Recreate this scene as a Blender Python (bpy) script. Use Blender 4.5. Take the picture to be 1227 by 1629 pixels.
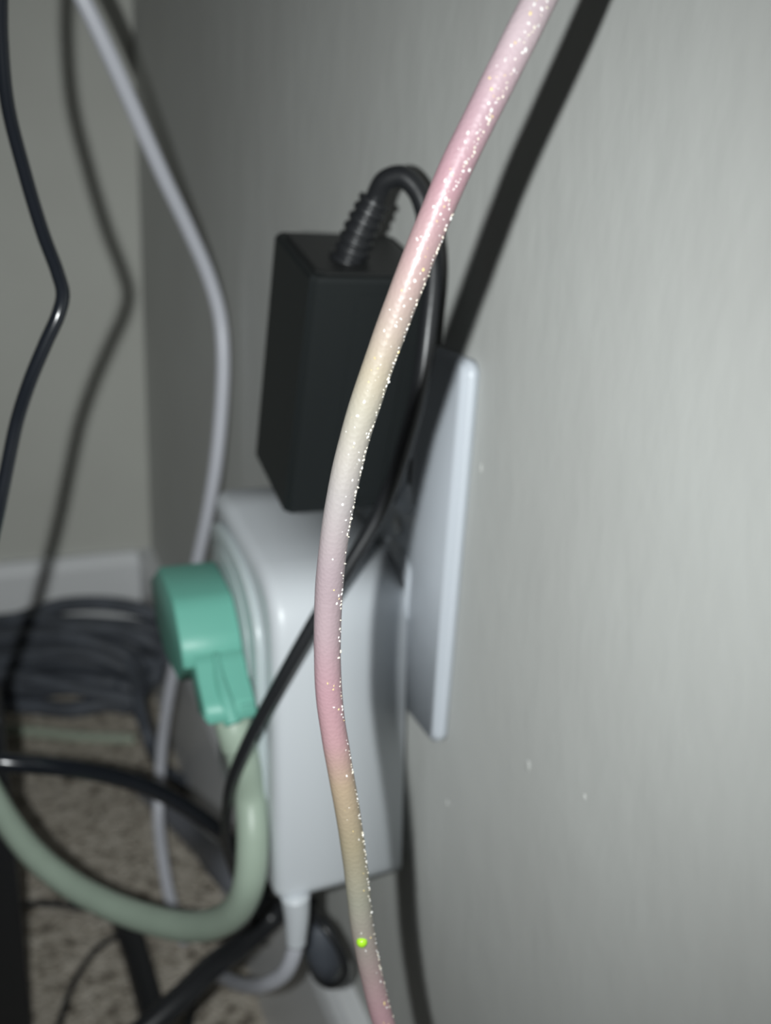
import bpy, bmesh, math, random
from mathutils import Vector, Matrix, noise
random.seed(7)
for o in list(bpy.data.objects): bpy.data.objects.remove(o)
SC = bpy.context.scene
COL = SC.collection
R = math.radians
# ---------------------------------------------------------------- camera
W, H, F = 1227.0, 1629.0, 1450.0
YAW, PITCH, ROLL = R(24.0086), R(19.5659), R(3.3361)
CAM = Vector((-0.11452, 0.0, 0.430))
fwd = Vector((math.sin(YAW)*math.cos(PITCH), math.cos(YAW)*math.cos(PITCH), -math.sin(PITCH)))
rt0 = Vector((math.cos(YAW), -math.sin(YAW), 0)); up0 = rt0.cross(fwd)
RT = rt0*math.cos(ROLL) + up0*math.sin(ROLL)
UP = -rt0*math.sin(ROLL) + up0*math.cos(ROLL)
cd = bpy.data.cameras.new('camera'); cam = bpy.data.objects.new('camera', cd); COL.objects.link(cam)
m3 = Matrix((RT, UP, -fwd)).transposed()
cam.matrix_world = Matrix.Translation(CAM) @ m3.to_4x4()
cd.sensor_fit = 'HORIZONTAL'; cd.sensor_width = 6.0; cd.lens = 6.0*F/W
cd.clip_start = 0.005; cd.clip_end = 20
cd.dof.use_dof = True; cd.dof.focus_distance = 0.142; cd.dof.aperture_fstop = cd.lens/2.3
SC.camera = cam
# ---------------------------------------------------------------- world, flash, exposure
wd = bpy.data.worlds.new('dim_room'); SC.world = wd; wd.use_nodes = True
wd.node_tree.nodes['Background'].inputs[0].default_value = (0.93, 0.97, 1.0, 1)
wd.node_tree.nodes['Background'].inputs[1].default_value = 0.052
FL_LIN, FL_CON = 11.3, 0.0
# the phone's own flash, two centimetres to the left of its lens
ld = bpy.data.lights.new('phone_flash', 'SPOT'); ld.energy = 1.0; ld.color = (0.96, 1.0, 1.0)
ld.shadow_soft_size = 0.0016; ld.spot_size = R(112); ld.spot_blend = 1.0
ld.use_nodes = True
nt = ld.node_tree; em = nt.nodes['Emission']; fo = nt.nodes.new('ShaderNodeLightFalloff')
fo.inputs['Strength'].default_value = 1.0; fo.inputs['Smooth'].default_value = 0
mx = nt.nodes.new('ShaderNodeMath'); mx.operation = 'MULTIPLY'; mx.inputs[1].default_value = FL_LIN
my = nt.nodes.new('ShaderNodeMath'); my.operation = 'MULTIPLY_ADD'; my.inputs[1].default_value = FL_CON
nt.links.new(fo.outputs['Linear'], mx.inputs[0]); nt.links.new(fo.outputs['Constant'], my.inputs[0])
nt.links.new(mx.outputs[0], my.inputs[2]); nt.links.new(my.outputs[0], em.inputs['Strength'])
flash = bpy.data.objects.new('phone_flash', ld); COL.objects.link(flash)
flash.matrix_world = Matrix.Translation(CAM - RT*0.020) @ m3.to_4x4() @ Matrix.Rotation(R(3), 4, 'X')
SC.view_settings.view_transform = 'Standard'; SC.view_settings.look = 'None'
SC.view_settings.exposure = 0.0; SC.view_settings.gamma = 1.0
SC.view_settings.use_curve_mapping = False

# ---------------------------------------------------------------- helpers
def at(x, y, d):                       # point seen at a pixel, d metres deep
    return CAM + (fwd + RT*((x-W/2)/F) - UP*((y-H/2)/F))*d
def onax(ax, val, x, y):               # point on an axis plane behind a pixel
    d = at(x, y, 1.0) - CAM
    return CAM + d*((val-CAM[ax])/d[ax])
FL = 0.018                              # height of the carpet
def fl(x, y, h=0.0): return onax(2, FL+h, x, y)

def nodes(name):
    m = bpy.data.materials.new(name); m.use_nodes = True
    t = m.node_tree; return m, t, t.nodes['Principled BSDF']
def mat(name, col, rough=0.5, bump=0.0, bscale=200.0, var=0.0, spec=0.5, vscale=60.0, coat=0.0):
    m, t, b = nodes(name)
    b.inputs['Base Color'].default_value = (*col, 1); b.inputs['Roughness'].default_value = rough
    b.inputs['Specular IOR Level'].default_value = spec; b.inputs['Coat Weight'].default_value = coat
    tc = t.nodes.new('ShaderNodeTexCoord')
    if var:
        n = t.nodes.new('ShaderNodeTexNoise'); n.inputs['Scale'].default_value = vscale; n.inputs['Detail'].default_value = 4
        r = t.nodes.new('ShaderNodeValToRGB')
        r.color_ramp.elements[0].position = .35; r.color_ramp.elements[1].position = .65
        r.color_ramp.elements[0].color = (*[c*(1-var) for c in col], 1)
        r.color_ramp.elements[1].color = (*[min(1, c*(1+var)) for c in col], 1)
        t.links.new(tc.outputs['Object'], n.inputs['Vector']); t.links.new(n.outputs['Fac'], r.inputs['Fac'])
        t.links.new(r.outputs['Color'], b.inputs['Base Color'])
    if bump:
        n = t.nodes.new('ShaderNodeTexNoise'); n.inputs['Scale'].default_value = bscale; n.inputs['Detail'].default_value = 3
        bp = t.nodes.new('ShaderNodeBump'); bp.inputs['Strength'].default_value = bump; bp.inputs['Distance'].default_value = 0.0006
        t.links.new(tc.outputs['Object'], n.inputs['Vector']); t.links.new(n.outputs['Fac'], bp.inputs['Height'])
        t.links.new(bp.outputs['Normal'], b.inputs['Normal'])
    return m

def wall_mat(name, col):
    m, t, b = nodes(name)
    b.inputs['Roughness'].default_value = 0.62; b.inputs['Specular IOR Level'].default_value = 0.3
    tc = t.nodes.new('ShaderNodeTexCoord')
    mp = t.nodes.new('ShaderNodeMapping'); mp.inputs['Scale'].default_value = (1, 1, 0.55); mp.inputs['Rotation'].default_value = (R(18), 0, 0)
    t.links.new(tc.outputs['Object'], mp.inputs['Vector'])
    n = t.nodes.new('ShaderNodeTexNoise'); n.inputs['Scale'].default_value = 120; n.inputs['Detail'].default_value = 2.5
    n2 = t.nodes.new('ShaderNodeTexNoise'); n2.inputs['Scale'].default_value = 42; n2.inputs['Detail'].default_value = 3
    ad = t.nodes.new('ShaderNodeMath'); ad.operation = 'MULTIPLY_ADD'; ad.inputs[1].default_value = 3.0
    t.links.new(mp.outputs[0], n.inputs['Vector']); t.links.new(mp.outputs[0], n2.inputs['Vector'])
    t.links.new(n2.outputs['Fac'], ad.inputs[0]); t.links.new(n.outputs['Fac'], ad.inputs[2])
    bp = t.nodes.new('ShaderNodeBump'); bp.inputs['Strength'].default_value = 0.26; bp.inputs['Distance'].default_value = 0.0007
    t.links.new(ad.outputs[0], bp.inputs['Height']); t.links.new(bp.outputs['Normal'], b.inputs['Normal'])
    n3 = t.nodes.new('ShaderNodeTexNoise'); n3.inputs['Scale'].default_value = 14; n3.inputs['Detail'].default_value = 3
    r = t.nodes.new('ShaderNodeValToRGB')
    r.color_ramp.elements[0].position = .3; r.color_ramp.elements[1].position = .7
    r.color_ramp.elements[0].color = (*[c*.97 for c in col], 1); r.color_ramp.elements[1].color = (col[0]*1.02, col[1]*1.03, col[2]*1.03, 1)
    t.links.new(tc.outputs['Object'], n3.inputs['Vector']); t.links.new(n3.outputs['Fac'], r.inputs['Fac'])
    t.links.new(r.outputs['Color'], b.inputs['Base Color'])
    return m

M = {}
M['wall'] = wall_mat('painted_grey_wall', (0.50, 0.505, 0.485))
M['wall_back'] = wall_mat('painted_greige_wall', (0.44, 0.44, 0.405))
M['trim'] = mat('white_gloss_trim', (0.62, 0.63, 0.64), 0.35, 0.05, 60)
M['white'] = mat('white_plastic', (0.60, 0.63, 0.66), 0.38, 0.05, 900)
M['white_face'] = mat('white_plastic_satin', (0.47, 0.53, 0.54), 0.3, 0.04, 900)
M['plate'] = mat('white_plate_plastic', (0.55, 0.59, 0.64), 0.35)
M['hole'] = mat('dark_slot', (0.01, 0.01, 0.01), 0.7)
M['screw'] = mat('painted_screw', (0.6, 0.62, 0.62), 0.3)
M['black'] = mat('black_plastic', (0.012, 0.0145, 0.015), 0.5, 0.10, 1200, spec=0.25)
M['black_top'] = mat('black_plastic_smooth', (0.017, 0.018, 0.018), 0.45, 0.05, 900)
M['rubber'] = mat('black_rubber', (0.016, 0.017, 0.019), 0.36, 0.05, 600)
M['gloss'] = mat('glossy_black_cord', (0.010, 0.012, 0.016), 0.2, 0.0, spec=0.6)
M['charcoal'] = mat('charcoal_cord', (0.055, 0.062, 0.075), 0.6, 0.2, 500, var=.2)
M['slate'] = mat('slate_cord', (0.12, 0.125, 0.14), 0.5, 0.1, 500)
M['cord_white'] = mat('white_cord', (0.56, 0.57, 0.62), 0.35, 0.04, 400)
M['green'] = mat('mint_green_plastic', (0.15, 0.43, 0.345), 0.45, 0.08, 700)
M['green_cord'] = mat('pale_green_vinyl', (0.35, 0.43, 0.35), 0.4, 0.05, 300, var=.06, vscale=40)
M['pale_cord'] = mat('dusty_green_vinyl', (0.30, 0.34, 0.27), 0.5)

def carpet_mat():
    m, t, b = nodes('beige_fleck_carpet')
    b.inputs['Roughness'].default_value = 0.95; b.inputs['Specular IOR Level'].default_value = 0.05
    tc = t.nodes.new('ShaderNodeTexCoord')
    v = t.nodes.new('ShaderNodeTexNoise'); v.inputs['Scale'].default_value = 130; v.inputs['Detail'].default_value = 3; v.inputs['Roughness'].default_value = .6
    r = t.nodes.new('ShaderNodeValToRGB'); e = r.color_ramp.elements
    e[0].position = .33; e[0].color = (0.10, 0.085, 0.068, 1); e[1].position = .45; e[1].color = (0.40, 0.36, 0.30, 1)
    x = e.new(.6); x.color = (0.50, 0.455, 0.39, 1); x = e.new(.75); x.color = (0.60, 0.56, 0.49, 1)
    t.links.new(tc.outputs['Object'], v.inputs['Vector']); t.links.new(v.outputs['Fac'], r.inputs['Fac'])
    t.links.new(r.outputs['Color'], b.inputs['Base Color'])
    n = t.nodes.new('ShaderNodeTexVoronoi'); n.inputs['Scale'].default_value = 420
    bp = t.nodes.new('ShaderNodeBump'); bp.inputs['Strength'].default_value = .9; bp.inputs['Distance'].default_value = .002; bp.invert = True
    t.links.new(tc.outputs['Object'], n.inputs['Vector']); t.links.new(n.outputs['Distance'], bp.inputs['Height'])
    t.links.new(bp.outputs['Normal'], b.inputs['Normal'])
    return m
M['carpet'] = carpet_mat()

def pink_mat():                        # bands of colour run along the cable (UV x = share of its length)
    m, t, b = nodes('iridescent_pink_sleeve')
    uv = t.nodes.new('ShaderNodeUVMap'); uv.uv_map = 'UVMap'
    sp = t.nodes.new('ShaderNodeSeparateXYZ'); t.links.new(uv.outputs[0], sp.inputs[0])
    r = t.nodes.new('ShaderNodeValToRGB'); el = r.color_ramp.elements
    stops = PINK_STOPS
    el[0].position, el[0].color = stops[0][0], (*stops[0][1], 1); el[1].position, el[1].color = stops[-1][0], (*stops[-1][1], 1)
    for p, c in stops[1:-1]:
        x = el.new(p); x.color = (*c, 1)
    t.links.new(sp.outputs[0], r.inputs['Fac'])
    tc = t.nodes.new('ShaderNodeTexCoord')
    v = t.nodes.new('ShaderNodeTexVoronoi'); v.inputs['Scale'].default_value = 1500
    t.links.new(tc.outputs['Object'], v.inputs['Vector'])
    bp = t.nodes.new('ShaderNodeBump'); bp.inputs['Strength'].default_value = .22; bp.inputs['Distance'].default_value = .0002
    t.links.new(v.outputs['Distance'], bp.inputs['Height']); t.links.new(bp.outputs['Normal'], b.inputs['Normal'])
    t.links.new(r.outputs['Color'], b.inputs['Base Color'])
    b.inputs['Roughness'].default_value = .42; b.inputs['Coat Weight'].default_value = .12; b.inputs['Coat Roughness'].default_value = .25
    return m

def put(name, bm, m, parent=None, smooth=True):
    me = bpy.data.meshes.new(name)
    bmesh.ops.recalc_face_normals(bm, faces=bm.faces)
    bm.to_mesh(me); bm.free()
    if smooth:
        for p in me.polygons: p.use_smooth = True
    me.materials.append(m)
    o = bpy.data.objects.new(name, me); COL.objects.link(o)
    if parent: o.parent = parent
    return o
def thing(name, label, cat, loc=(0, 0, 0), group=None):
    o = bpy.data.objects.new(name, None); COL.objects.link(o); o.location = loc; o.empty_display_size = .01
    o['label'] = label; o['category'] = cat
    if group: o['group'] = group
    return o
def tag(o, label, cat, group=None):
    o['label'] = label; o['category'] = cat
    if group: o['group'] = group
    return o
def struct(o): o['kind'] = 'structure'; return o
def box(bm, lo, hi, bev=0, seg=3, mtx=None):
    g = bmesh.ops.create_cube(bm, size=1)['verts']
    for v in g:
        v.co = Vector(((lo[i]+hi[i])/2 + v.co[i]*(hi[i]-lo[i]) for i in range(3)))
    if bev:
        es = {e for v in g for e in v.link_edges}
        r = bmesh.ops.bevel(bm, geom=list(es), offset=bev, segments=seg, affect='EDGES', profile=.5)
    if mtx: bmesh.ops.transform(bm, matrix=mtx, verts=bm.verts)
    return bm
def spline(P, n):
    P = [Vector(p) for p in P]; Q = [P[0]*2-P[1]] + P + [P[-1]*2-P[-2]]; out = []
    for i in range(1, len(Q)-2):
        a, b, c, d = Q[i-1:i+3]
        ta = max((b-a).length, 1e-6)**.5; tb = max((c-b).length, 1e-6)**.5; tc_ = max((d-c).length, 1e-6)**.5
        for k in range(n):                       # centripetal Catmull-Rom
            t = ta + tb*k/n; t1, t2, t3 = ta, ta+tb, ta+tb+tc_
            A1 = a*((t1-t)/t1) + b*(t/t1); A2 = b*((t2-t)/(t2-t1)) + c*((t-t1)/(t2-t1)); A3 = c*((t3-t)/(t3-t2)) + d*((t-t2)/(t3-t2))
            B1 = A1*((t2-t)/t2) + A2*(t/t2); B2 = A2*((t3-t)/(t3-t1)) + A3*((t-t1)/(t3-t1))
            out.append(B1*((t2-t)/(t2-t1)) + B2*((t-t1)/(t2-t1)))
    out.append(P[-1]); return out
def tube_bm(path, rad, sides=18, flat=1.0, wob=0.0):
    """path of points, rad a number or a function of the share of the length; UV x = share of the length"""
    bm = bmesh.new(); uvl = bm.loops.layers.uv.new('UVMap')
    L = [0]
    for a, b in zip(path, path[1:]): L.append(L[-1] + (b-a).length)
    t = (path[1]-path[0]).normalized(); nrm = t.orthogonal().normalized(); rings = []
    for i, p in enumerate(path):
        t2 = (path[min(i+1, len(path)-1)] - path[max(i-1, 0)]).normalized()
        nrm = (t.rotation_difference(t2) @ nrm); nrm = (nrm - t2*nrm.dot(t2)).normalized(); t = t2
        bn = t.cross(nrm); s = L[i]/L[-1]; r = rad(s) if callable(rad) else rad
        if wob: r *= 1 + wob*noise.noise(Vector((L[i]*160, r*1000, 3.1)))
        rings.append(([bm.verts.new(p + nrm*math.cos(2*math.pi*k/sides)*r + bn*math.sin(2*math.pi*k/sides)*r*flat) for k in range(sides)], s))
    for (A, s0), (B, s1) in zip(rings, rings[1:]):
        for k in range(sides):
            f = bm.faces.new((A[k], A[(k+1) % sides], B[(k+1) % sides], B[k]))
            for lp, u in zip(f.loops, ((s0, k), (s0, k+1), (s1, k+1), (s1, k))): lp[uvl].uv = (u[0], u[1]/sides)
    bm.faces.new(rings[0][0]); bm.faces.new(rings[-1][0])
    return bm
def cord(name, pts, r, m, parent=None, n=10, sides=18, flat=1.0, wob=0.0):
    return put(name, tube_bm(spline(pts, n), r, sides, flat, wob), m, parent)
def prism(prof, x0, x1, bev=0, seg=3):
    """profile in (y, z) pushed along x"""
    bm = bmesh.new()
    a = [bm.verts.new((x0, y, z)) for y, z in prof]; b = [bm.verts.new((x1, y, z)) for y, z in prof]
    fa = bm.faces.new(a); fb = bm.faces.new(list(reversed(b)))
    for i in range(len(prof)):
        j = (i+1) % len(prof); bm.faces.new((a[j], a[i], b[i], b[j]))
    bmesh.ops.recalc_face_normals(bm, faces=bm.faces)
    if bev:
        es = list(fa.edges) + (list(fb.edges) if bev > 0 else [])
        bmesh.ops.bevel(bm, geom=es, offset=abs(bev), segments=seg, affect='EDGES', profile=.5)
    return bm
def rrect(y0, y1, z0, z1, radii, n=10):
    """rounded rectangle; radii at (y0,z0),(y1,z0),(y1,z1),(y0,z1)"""
    out = []
    for (cy, cz, a0), r in zip(((y0, z0, 180), (y1, z0, 270), (y1, z1, 0), (y0, z1, 90)), radii):
        sy = 1 if cy == y0 else -1; sz = 1 if cz == z0 else -1
        for k in range(n+1):
            a = R(a0 + 90*k/n); out.append((cy + sy*r + r*math.cos(a), cz + sz*r + r*math.sin(a)))
    return out

# ---------------------------------------------------------------- the setting
YB = 0.758; ZB = 0.430-0.3078; ROOM = 1.6; TOP = 2.3
bm = bmesh.new(); box(bm, (0, -1.0, 0), (0.1, YB+.1, TOP)); wall_r = struct(put('wall_right', bm, M['wall'], smooth=False))
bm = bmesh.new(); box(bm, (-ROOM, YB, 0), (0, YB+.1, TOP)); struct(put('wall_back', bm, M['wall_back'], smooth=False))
bm = bmesh.new()                                            # carpeted floor with an uneven pile
nx, ny = 150, 170; X0, X1, Y0, Y1 = -.34, 0.0, .28, YB
box(bm, (-ROOM, -1.0, -.05), (0.1, YB+.1, FL-.004))
G = [[bm.verts.new((X0+(X1-X0)*i/nx, Y0+(Y1-Y0)*j/ny, 0.0008*noise.noise(Vector((i*.45, j*.45, 0)))+0.0006*random.uniform(-1, 1)-.0012+FL)) for j in range(ny+1)] for i in range(nx+1)]
for i in range(nx):
    for j in range(ny): bm.faces.new((G[i][j], G[i+1][j], G[i+1][j+1], G[i][j+1]))
for (a, b, c, d) in ((-ROOM, X0, -1.0, YB), (X0, 0, -1.0, Y0)):
    bm.faces.new([bm.verts.new(p) for p in ((a, c, FL-.0012), (b, c, FL-.0012), (b, d, FL-.0012), (a, d, FL-.0012))])
struct(put('floor', bm, M['carpet']))
def base_prof(): return [(0, FL-.003), (.012, FL-.003), (.012, ZB-.010), (.0105, ZB-.004), (.0075, ZB), (0, ZB)]
bm = prism([(p[0], p[1]) for p in base_prof()], -1.0, YB)   # right baseboard: turn the profile
bmesh.ops.transform(bm, matrix=Matrix(((0, -1, 0, 0), (1, 0, 0, 0), (0, 0, 1, 0), (0, 0, 0, 1))), verts=bm.verts)
struct(put('baseboard_right', bm, M['trim'], smooth=False))
bm = prism([(YB-p[0], p[1]) for p in base_prof()], -ROOM, -.012)
struct(put('baseboard_back', bm, M['trim'], smooth=False))
# dried paint blobs standing proud of the right wall
for (x, y, s) in ((840, 1218, .0011), (712, 1278, .0007), (765, 745, .0008), (930, 1268, .0006)):
    p = onax(0, 0, x, y); bm = bmesh.new()
    bmesh.ops.create_icosphere(bm, subdivisions=3, radius=1)
    for v in bm.verts: v.co = Vector((p.x + v.co.x*.0004, p.y + v.co.y*s, p.z + v.co.z*s*1.5))
    put('paint_blob', bm, M['wall'], wall_r)

# ---------------------------------------------------------------- wall plate
PY0, PY1, PZ0, PZ1 = .2030, .2730, .430-.1545, .430-.0405
pl = thing('wall_outlet_plate', 'white rectangular outlet cover plate on the grey wall behind the adapters', 'outlet', (0, .238, .33))
bm = prism(rrect(PY0, PY1, PZ0, PZ1, (.004,)*4, 6), -.0040, 0, 0)
fr = [f for f in bm.faces if all(abs(v.co.x+.0040) < 1e-6 for v in f.verts)][0]
bmesh.ops.bevel(bm, geom=list(fr.edges), offset=.0010, segments=2, affect='EDGES')
def loc_put(name, bm, m, root, smooth=True):
    bmesh.ops.transform(bm, matrix=Matrix.Translation(-root.location), verts=bm.verts)
    return put(name, bm, m, root, smooth)
loc_put('plate', bm, M['plate'], pl)
for zc in (.352, .313):
    bm = prism(rrect(.2268, .2495, zc-.014, zc+.014, (.008,)*4, 6), -.0043, -.003, 0)
    s = loc_put('socket', bm, M['plate'], pl)
    for dy, h in ((-.0065, .008), (.0065, .0065)):
        bm = bmesh.new(); box(bm, (-.0045, .238+dy-.001, zc-h/2), (-.0044, .238+dy+.001, zc+h/2))
        loc_put('slot', bm, M['hole'], pl)
bm = bmesh.new(); bmesh.ops.create_cone(bm, cap_ends=True, segments=20, radius1=.003, radius2=.003, depth=.001,
    matrix=Matrix.Translation((-.0043, .238, .3325)) @ Matrix.Rotation(R(90), 4, 'Y'))
loc_put('screw', bm, M['screw'], pl)

# ---------------------------------------------------------------- black power adapter (leans away at its foot)
th = R(15.1); o0 = Vector((-.0397, .2213, .430-.0222))
upv = Vector((0, -math.sin(th), math.cos(th))); bk = Vector((0, math.cos(th), math.sin(th)))
AM = Matrix.Translation(o0) @ Matrix((Vector((1, 0, 0)), bk, upv)).transposed().to_4x4()
ad = thing('power_adapter', 'black box-shaped power adapter plugged in above the white outlet extender', 'power adapter')
ad.matrix_world = AM
Wd, Dd, Hd = .0352, .0350, .0722
def loft(rings):
    bm = bmesh.new(); V = [[bm.verts.new(p) for p in r] for r in rings]
    for A, B in zip(V, V[1:]):
        for k in range(len(A)):
            bm.faces.new((A[k], A[(k+1) % len(A)], B[(k+1) % len(B)], B[k]))
    bm.faces.new(V[0]); bm.faces.new(V[-1]); return bm
def rr(x0, x1, y0, y1, c, z):          # chamfered plan section
    return [(x0+c, y0, z), (x1-c*.3, y0, z), (x1, y0+c*.3, z), (x1, y1-c, z), (x1-c, y1, z), (x0+c, y1, z), (x0, y1-c, z), (x0, y0+c, z)]
bm = loft([rr(0, Wd, 0, Dd, .0016, 0-.0012), rr(.0006, Wd-.0006, .0006, Dd-.0006, .0016, 0)][::-1] +
          [rr(0, Wd, 0, Dd, .0016, -Hd+.001), rr(.001, Wd-.001, .001, Dd-.001, .0016, -Hd)])
body = put('body', bm, M['black'], ad, False)
bm = loft([rr(.0022, Wd-.0022, .0022, Dd-.0022, .002, -.0008), rr(.0022, Wd-.0022, .0022, Dd-.0022, .002, .0005), rr(.003, Wd-.003, .003, Dd-.003, .002, .0008)])
put('end_cap', bm, M['black_top'], ad, False)
bm = bmesh.new(); box(bm, (.0125, -.0003, -Hd+.004), (Wd-.006, .0006, -.004), .0003, 1)
put('front_panel', bm, M['black'], ad, False)
for zc in (-.030, -.0365):           # flat prongs entering the wall outlet
    bm = bmesh.new(); box(bm, (Wd-.0005, Dd*.55, zc-.0015), (Wd+.0062, Dd*.55+.006, zc+.0000))
    put('prong', bm, M['screw'], ad, False)
AMi = AM.inverted()
def L(p): return AMi @ p
b0 = AM @ Vector((.0142, .0130, -.0004)); b1 = at(597, 318, .2345)
bt = spline([b0, b0.lerp(b1, .5)+Vector((-.0004, 0, 0)), b1], 30)
def boot_r(s):
    r = .0049*(1-s) + .0042*s
    return r*(1.0 if (s*6.5) % 1 < .62 or s > .97 else .86) if s > .08 else .0053
put('strain_relief', tube_bm([L(p) for p in bt], boot_r, 20), M['rubber'], ad)
cpts = [b1.lerp(b0, .15), b1, at(612, 289, .231), at(640, 281, .229), at(664, 303, .229), at(680, 350, .230), at(690, 420, .231), at(682, 520, .233),
        at(670, 610, .236), at(650, 690, .240), at(626, 765, .243), at(598, 828, .246), at(552, 905, .248), at(497, 995, .250), at(440, 1095, .254), at(392, 1185, .262), at(368, 1245, .272),
        at(361, 1290, .285), at(360, 1335, .305), at(372, 1385, .34), at(398, 1440, .38), at(420, 1500, .42)]
put('cord', tube_bm([L(p) for p in spline(cpts, 12)], lambda s: .0028-.0011*min(1, s*2.0), 18), M['rubber'], ad)

# ---------------------------------------------------------------- white outlet extender
ex = thing('outlet_extender', 'white rounded outlet extender box plugged into the wall, green plug in its side', 'outlet extender')
th2 = R(-5.4); o2 = Vector((-.0467, .2292, .430-.0942))
up2 = Vector((0, -math.sin(th2), math.cos(th2))); bk2 = Vector((0, math.cos(th2), math.sin(th2)))
EM = Matrix.Translation(o2) @ Matrix((Vector((1, 0, 0)), bk2, up2)).transposed().to_4x4()
ex.matrix_world = EM; EMi = EM.inverted()
D2, H2, W2 = .0726, .1204, .0425
def low(y0, y1, z0, r):           # the two lower corners of a side profile
    return rrect(y0, y1, z0, z0+.05, (r, r, 0, 0), 6)[:14]
bm = prism(low(0, D2, -H2, .005) + [(D2, -.006), (D2-.001, -.003), (D2-.004, -.0016), (.0545, -.0045), (.031, -.0095), (.018, -.0121), (.0125, -.0139), (.0082, -.0160), (.0047, -.0188), (.0021, -.0225), (.0006, -.0270), (0, -.033), (0, -.045)], 0, W2, -.0042, 4)
put('body', bm, M['white'], ex)
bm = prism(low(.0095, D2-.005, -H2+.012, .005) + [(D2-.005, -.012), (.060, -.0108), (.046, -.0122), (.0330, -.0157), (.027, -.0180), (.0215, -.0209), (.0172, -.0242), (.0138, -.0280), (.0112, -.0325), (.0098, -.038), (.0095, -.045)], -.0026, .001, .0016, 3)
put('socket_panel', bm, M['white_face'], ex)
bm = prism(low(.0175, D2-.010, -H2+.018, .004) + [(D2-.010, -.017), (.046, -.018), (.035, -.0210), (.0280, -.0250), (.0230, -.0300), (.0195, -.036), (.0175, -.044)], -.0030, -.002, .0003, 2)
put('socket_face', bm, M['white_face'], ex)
for z in (-.090,):
    for y, h in ((.030, .008), (.043, .0065)):
        bm = bmesh.new(); box(bm, (-.0037, y-.001, z-h/2), (-.0030, y+.001, z+h/2)); put('slot', bm, M['hole'], ex, False)
bm = bmesh.new(); box(bm, (W2-.001, .012, -.034), (W2+.0000, .050, -.030)); bm.free()
q = lambda x, y, d: EMi @ at(x, y, d)
c0 = at(470, 1424, .288)
def sr(s): return .0046 - .0014*s if s < .9 else .0033
put('strain_relief', tube_bm([EMi @ p for p in spline([c0, at(472, 1455, .290), at(471, 1500, .293)], 14)], sr, 20), M['white'], ex)
put('cord', tube_bm([EMi @ p for p in spline([at(471, 1478, .292), at(469, 1510, .294), at(454, 1546, .300), at(424, 1566, .312), at(385, 1567, .345), at(350, 1553, .388), at(318, 1548, .415), at(285, 1575, .425), at(240, 1650, .425)], 10)], .0027, 18), M['cord_white'], ex)

# ---------------------------------------------------------------- green angled plug and its cord
gp = thing('angled_plug', 'mint green flat angled plug pushed into the side of the white extender', 'plug')
XO, XI = -.0692, -.0503                     # outer face, face against the socket
def yz(x, y, X=-.0503): p = onax(0, X, x, y); return (p.y, p.z)
near = [yz(*p) for p in ((367, 940), (371, 950), (374, 963), (382, 1000), (390, 1050))]
top = yz(343, 893)
back = [onax(0, XO, x, y) for x, y in ((284, 1084), (262, 1040), (247, 985), (239, 922))]
prof = near + [(near[-1][0]+.0015, near[-1][1]-.0008)] + [(p.y, p.z) for p in back] + [(top[0]+.0012, top[1]-.0006), top]
put('plug_body', prism(prof, XO, XI, .0007, 2), M['green'], gp)
nk = [yz(*p) for p in ((388, 1030), (391.5, 1050), (396, 1072), (405, 1105), (413, 1139))]
nk[0] = (nk[0][0]+.002, nk[0][1]); nk[1] = (nk[1][0]-.0001, nk[1][1])
ex0, ex1 = nk[-1], (nk[-1][0]+.0125, nk[-1][1]-.0035)
prof = nk + [ex1, (nk[0][0]+.012, nk[0][1]-.004)]
put('neck', prism(prof, -.0658, -.0504, .0006, 2), M['green'], gp)
ra = at(338, 1010, .2925)
put('ridge', tube_bm(spline([at(343, 1040, .2790), at(350, 1080, .2745), at(360, 1115, .2710), at(371, 1152, .2690)], 8), lambda s: .0010+.0016*s, 14), M['green'], gp)
gc = [at(366, 1125, .279), at(375, 1165, .278), at(388, 1210, .281), at(398, 1265, .286), at(402, 1330, .284), at(398, 1395, .285), at(382, 1440, .292), at(350, 1466, .302),
      at(300, 1474, .316), at(240, 1463, .330), at(170, 1438, .345), at(105, 1402, .358), at(50, 1355, .368), at(8, 1300, .378), at(-35, 1225, .39), at(-80, 1150, .41), at(-130, 1060, .44)]
cord('cord', gc, .0051, M['green_cord'], gp, 10, 22)
bm = tube_bm(spline([at(366, 1130, .279), at(374, 1162, .278), at(381, 1188, .279)], 8), lambda s: .0058-.0003*s, 22)
put('cord_collar', bm, M['green_cord'], gp)
for (x, y, w) in ((338, 1136, .0028), (392, 1120, .0022)):    # moulded dashes near the end of the neck
    p = onax(1, nk[3][0]-.0014, x, y); bm = bmesh.new(); box(bm, (p.x-w, p.y-.0022, p.z-.0006), (p.x+w, p.y+.0022, p.z+.0006), .0004, 2)
    put('moulded_rib', bm, M['green'], gp)

# ---------------------------------------------------------------- pink sparkling cable, close to the lens
PP = [(1010, -290, .118), (930, -150, .116), (858, 0, .115), (813, 90, .116), (768, 180, .118), (725, 268, .120), (690, 350, .122), (656, 435, .124), (622, 525, .127), (592, 610, .130), (566, 692, .133),
      (545, 780, .136), (531, 865, .140), (523, 950, .145), (521, 1040, .149), (525, 1120, .153), (538, 1205, .157), (553, 1290, .162), (566, 1380, .168), (576, 1470, .173), (590, 1545, .178),
      (611, 1629, .183), (650, 1740, .190), (700, 1850, .20)]
pk = [at(*p) for p in PP]; pp = spline(pk, 14)
Ls = [0]
for a, b in zip(pp, pp[1:]): Ls.append(Ls[-1] + (b-a).length)
def share(y):                       # share of the length at which the cable stands at that height of the frame
    for i, p in enumerate(pp):
        v = p-CAM; yy = H/2 - F*v.dot(UP)/v.dot(fwd)
        if yy >= y: return Ls[i]/Ls[-1]
    return 1.0
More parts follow.
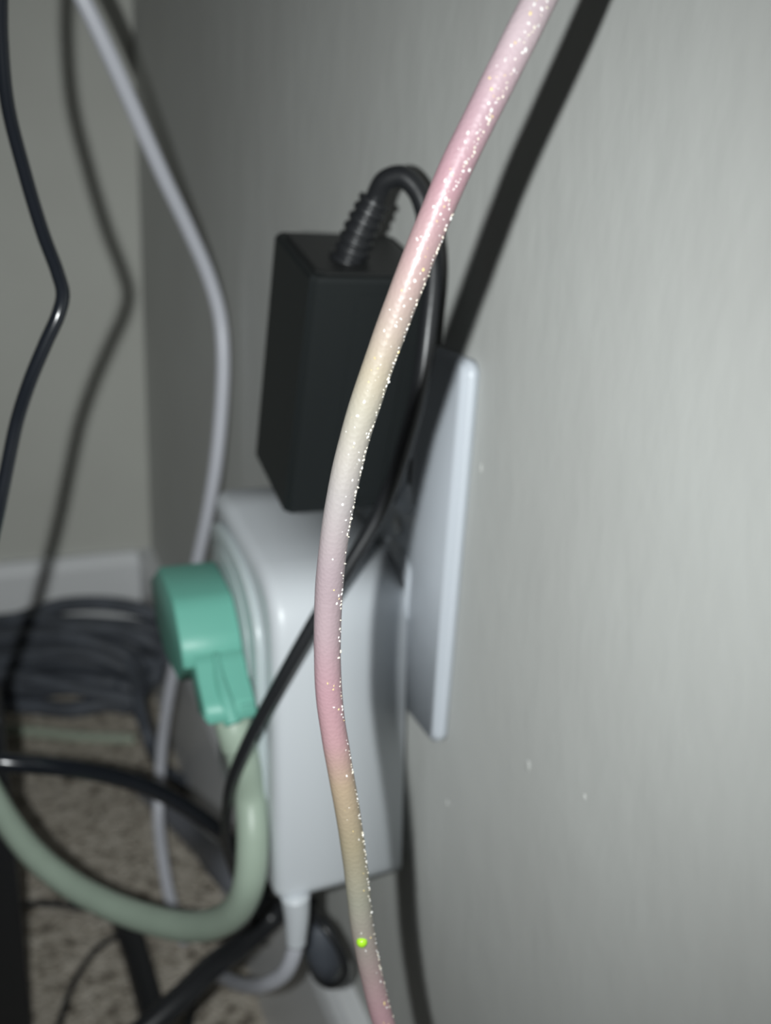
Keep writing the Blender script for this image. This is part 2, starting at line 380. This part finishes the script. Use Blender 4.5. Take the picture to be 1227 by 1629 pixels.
PINK_STOPS = [(share(y), c) for y, c in ((-50, (0.561, 0.466, 0.491)), (60, (0.543, 0.432, 0.460)), (170, (0.430, 0.294, 0.330)), (290, (0.406, 0.241, 0.273)), (400, (0.403, 0.272, 0.272)), (500, (0.400, 0.318, 0.277)), (590, (0.408, 0.354, 0.271)), (650, (0.408, 0.377, 0.311)), (780, (0.379, 0.348, 0.341)), (900, (0.383, 0.306, 0.328)), (1000, (0.390, 0.292, 0.314)), (1090, (0.454, 0.276, 0.310)), (1170, (0.462, 0.281, 0.297)), (1240, (0.471, 0.362, 0.254)), (1330, (0.423, 0.363, 0.250)), (1420, (0.380, 0.370, 0.298)), (1500, (0.422, 0.357, 0.327)), (1600, (0.557, 0.349, 0.381)))]
pc = thing('charging_cable', 'pink glittery charging cable hanging in front of everything, colour fading along it', 'cable')
put('sleeve', tube_bm(pp, .00222, 28, 1.0, .03), pink_mat(), pc)
M['glit'] = mat('silver_glitter', (.95, .93, .90), .12)
M['gold'] = mat('gold_glitter', (.95, .75, .35), .15)
M['clear'] = mat('cream_bead', (.88, .82, .70), .15, coat=.6)
M['lime'] = mat('lime_flake', (.45, .85, .04), .2)
def speck(bm, c, s):
    rot = Matrix.Rotation(random.uniform(0, 6.3), 4, Vector((random.uniform(-1, 1), random.uniform(-1, 1), random.uniform(-1, 1))).normalized())
    bmesh.ops.create_icosphere(bm, subdivisions=1, radius=s, matrix=Matrix.Translation(c) @ rot @ Matrix.Diagonal((1, .55, 1.3, 1)))
G1, G2, G3 = bmesh.new(), bmesh.new(), bmesh.new()
for i in range(20, len(pp)-30):
    p = pp[i]; t = (pp[i+1]-p).normalized(); v = (CAM-p).normalized(); side = t.cross(v).normalized()
    if side.dot(RT) < 0: side = -side
    vv = side.cross(t).normalized(); vv = vv if vv.dot(v) > 0 else -vv
    gap = (pp[i+1]-p).length
    n = max(1, int(gap/.00042)); yy = H/2 - F*(p-CAM).dot(UP)/(p-CAM).dot(fwd)
    for k in range(n):                                     # beaded seam along the right side
        c = p + t*gap*k/n; a = R(random.gauss(26 if yy > 330 else 62, 5))
        c2 = c + (side*math.cos(a) + vv*math.sin(a))*.0022
        if random.random() < (.85 if yy < 850 else .55): speck(G3 if random.random() < .6 else G1, c2, random.uniform(.00012, .00028))
        if random.random() < (.8 if yy < 760 else .15):    # loose glitter scattered over the face
            a = R(random.gauss(84 if yy < 700 else 66, 20)); c2 = c + (side*math.cos(a) + vv*math.sin(a))*.00218
            speck(G1 if random.random() < .7 else G2, c2, random.uniform(.00008, .00027))
for bmx, nm, mm in ((G3, 'bead_seam', 'clear'), (G1, 'silver_glitter', 'glit'), (G2, 'gold_glitter', 'gold')):
    o = put(nm, bmx, M[mm], pc, False); o['kind'] = 'stuff'
p = at(576, 1498, .1720); bm = bmesh.new(); bmesh.ops.create_icosphere(bm, subdivisions=2, radius=.0011, matrix=Matrix.Translation(p))
o = put('glitter_flake', bm, M['lime'], pc); o['label'] = 'bright lime green flake'

# ---------------------------------------------------------------- cords hanging at the left
bc = [(-12, -160, .185), (0, -60, .190), (2, 60, .194), (12, 165, .197), (38, 270, .199), (68, 370, .200), (92, 435, .200), (100, 468, .200), (93, 500, .200), (73, 545, .201), (48, 605, .203), (27, 670, .206),
      (12, 740, .208), (-4, 820, .210), (-22, 900, .214), (-46, 1000, .22), (-76, 1110, .23), (-120, 1250, .25), (-180, 1420, .28)]
tag(cord('black_cable', [at(*p) for p in bc], .00150, M['gloss']), 'thin glossy black cord hanging at the upper left with a sharp bend', 'cord')
wc = [(60, -140, .33), (100, -60, .34), (135, 5, .348), (180, 100, .362), (222, 195, .38), (262, 285, .40), (300, 365, .42), (332, 440, .437), (350, 505, .447), (355, 570, .452), (352, 650, .458), (344, 735, .465), (332, 810, .475),
      (316, 885, .49), (300, 960, .51), (283, 1035, .53), (268, 1110, .55), (258, 1180, .57), (254, 1240, .58)]
P = [at(*p) for p in wc] + [fl(252, 1300, .030), fl(258, 1360, .020), fl(271, 1430, .009), fl(296, 1500, .0035)]
tag(cord('white_cable', P, lambda s: .0034, M['cord_white']), 'long white power cord hanging beside the room corner down to the carpet', 'cord')
c0 = fl(53, 1640); 
bm = bmesh.new(); box(bm, (c0.x-.034, c0.y, FL), (c0.x, c0.y+.030, onax(1, c0.y, 15, 1140).z), .0015, 2)  # near black upright box filling the lower left edge
post = thing('upright_post', 'near black square upright post cut off by the bottom left edge', 'furniture leg', (c0.x-.017, c0.y+.015, FL))
loc_put('post', bm, M['rubber'], post, False)
bm = bmesh.new(); box(bm, (c0.x-.033, c0.y+.001, FL-.001), (c0.x-.001, c0.y+.029, FL+.003), .0008, 2)
loc_put('base_pad', bm, M['black'], post, False)

# ---------------------------------------------------------------- coil of charcoal cord on the carpet against the back wall
cc = thing('coiled_cord', 'dark charcoal bundle of coiled cord lying against the back baseboard', 'cord')
rows = [  # left y, middle y, right-turn (x, y), return middle y, return left y, depth
    (990, 962, 272, 992, 1003, 1022, .70), (1005, 984, 262, 1016, 1028, 1045, .685), (1028, 1004, 275, 1040, 1052, 1070, .67),
    (1050, 1032, 258, 1062, 1076, 1090, .66), (1068, 1056, 236, 1086, 1098, 1108, .65), (1092, 1084, 222, 1108, 1122, 1124, .64)]
for i, (ly, my, tx, ty, ry, rly, d) in enumerate(rows):
    P = [at(-150, ly+30, d+.01), at(-60, ly+6, d), at(20, (ly+my)/2+4, d-.003), at(100, my, d-.005), at(180, my+4, d-.003), at(tx-38, ty-16, d), at(tx-10, ty-3, d+.004), at(tx-12, ty+13, d),
         at(tx-50, ry, d-.006), at(110, ry+3, d-.008), at(30, (ry+rly)/2+4, d-.008), at(-60, rly+6, d-.006), at(-150, rly+20, d)]
    P = [p + Vector((0, random.uniform(-.002, .002), random.uniform(-.0035, .0035))) for p in P]
    put('cord_loop', tube_bm(spline(P, 8), .0060, 14), M['charcoal'], cc)
for ys, d in (((1000, 985, 998, 1030), .668), ((1078, 1046, 1040, 1075), .635), ((1062, 1078, 1100, 1118), .628), ((1034, 1012, 1020, 1054), .645)):
    P = [at(-90, ys[0], d), at(40, ys[1], d), at(140, ys[2], d), at(215, ys[3], d+.004), at(225, ys[3]+22, d+.008)]
    put('cord_loop', tube_bm(spline(P, 10), .0052, 14), M['charcoal'], cc)
P = [at(205, 1050, .63), at(216, 1085, .62), at(224, 1130, .60), at(238, 1180, .59), fl(262, 1222, .004), fl(300, 1250, .004)]
put('cord_tail', tube_bm(spline(P, 10), .0042, 14), M['charcoal'], cc)

# ---------------------------------------------------------------- cords and a dark strip on and above the carpet
P = [at(-160, 1195, .31), at(-60, 1205, .31), at(10, 1213, .312), at(90, 1220, .32), at(170, 1233, .335), at(240, 1255, .35), at(300, 1287, .365), at(352, 1325, .385), at(400, 1375, .42), at(440, 1430, .45)]
tag(cord('black_cable', P, .0032, M['gloss']), 'shiny black cord crossing left to right above the carpet below the coil', 'cord')
P = [fl(215, 1240, .007), fl(262, 1285, .007), fl(312, 1337, .012), at(368, 1395, .42), at(430, 1455, .41)]
tag(cord('flat_strip', P, .0068, M['slate'], None, 10, 18, .7), 'slate grey flat cord slanting over the carpet behind the green cord', 'cord')
P = [fl(-120, 1140, .006), fl(-20, 1158, .006), fl(60, 1165, .006), fl(130, 1172, .006), fl(215, 1176, .006)]
tag(cord('green_cord', P, .0042, M['pale_cord']), 'dusty pale green cord lying on the carpet just below the coil', 'cord')
P = [fl(70, 1629+90, .003), fl(95, 1629, .003), fl(110, 1580, .003), fl(134, 1535, .003), fl(160, 1505, .003), fl(190, 1487, .003), fl(225, 1480, .003)]
tag(cord('thin_cord', P, .0017, M['rubber']), 'thin black cord curving over the carpet at the bottom left', 'cord')
P = [fl(-40, 1440, .003), fl(30, 1438, .003), fl(84, 1438, .003), fl(140, 1446, .003), fl(230, 1452, .003), fl(290, 1450, .003), fl(325, 1454, .003)]
tag(cord('thin_cord', P, .0020, M['rubber']), 'thin black cord on the carpet passing under the thick green cord', 'cord')
P = [fl(192, 1450, .006), fl(212, 1505, .006), fl(228, 1560, .006), fl(246, 1629, .006), fl(262, 1700, .006)]  # wide dark strip lying flat on the carpet
tag(cord('flat_strip', P, .0078, M['rubber'], None, 10, 18, .6), 'wide flat black strip running down from under the green cord', 'cord')
P = [at(470, 1425, .40), at(430, 1462, .40), at(385, 1502, .388), at(335, 1540, .372), at(290, 1585, .36), at(235, 1635, .35), at(160, 1700, .34)]
tag(cord('thick_cable', P, .0052, M['rubber']), 'thick black cord slanting across the bottom below the white extender', 'cord')
P = [fl(292, 1700, .004), fl(300, 1629, .004), fl(312, 1585, .004), fl(335, 1548, .004)]
tag(cord('thin_cord', P, .0026, M['rubber']), 'short black cord on the carpet beneath the slanting thick cord', 'cord')
# dark connector hanging behind the extender's foot
cn = thing('cable_connector', 'small dark oval cable connector hanging below the white extender', 'connector')
A, B = at(505, 1470, .318), at(524, 1556, .325)
put('connector_body', tube_bm(spline([A, A.lerp(B, .5), B], 10), lambda s: .0012+.0052*max(0, math.sin(math.pi*min(1, .08+s*.88)))**.7, 20), M['charcoal'], cn)
P = [at(488, 1425, .318), at(498, 1455, .312), at(520, 1480, .308), at(542, 1515, .308), at(551, 1545, .311), at(538, 1565, .316), at(518, 1566, .322), at(500, 1548, .328), at(492, 1510, .33), at(494, 1470, .33), at(500, 1430, .33)]
put('cord', tube_bm(spline(P, 10), .0013, 12), M['rubber'], cn)
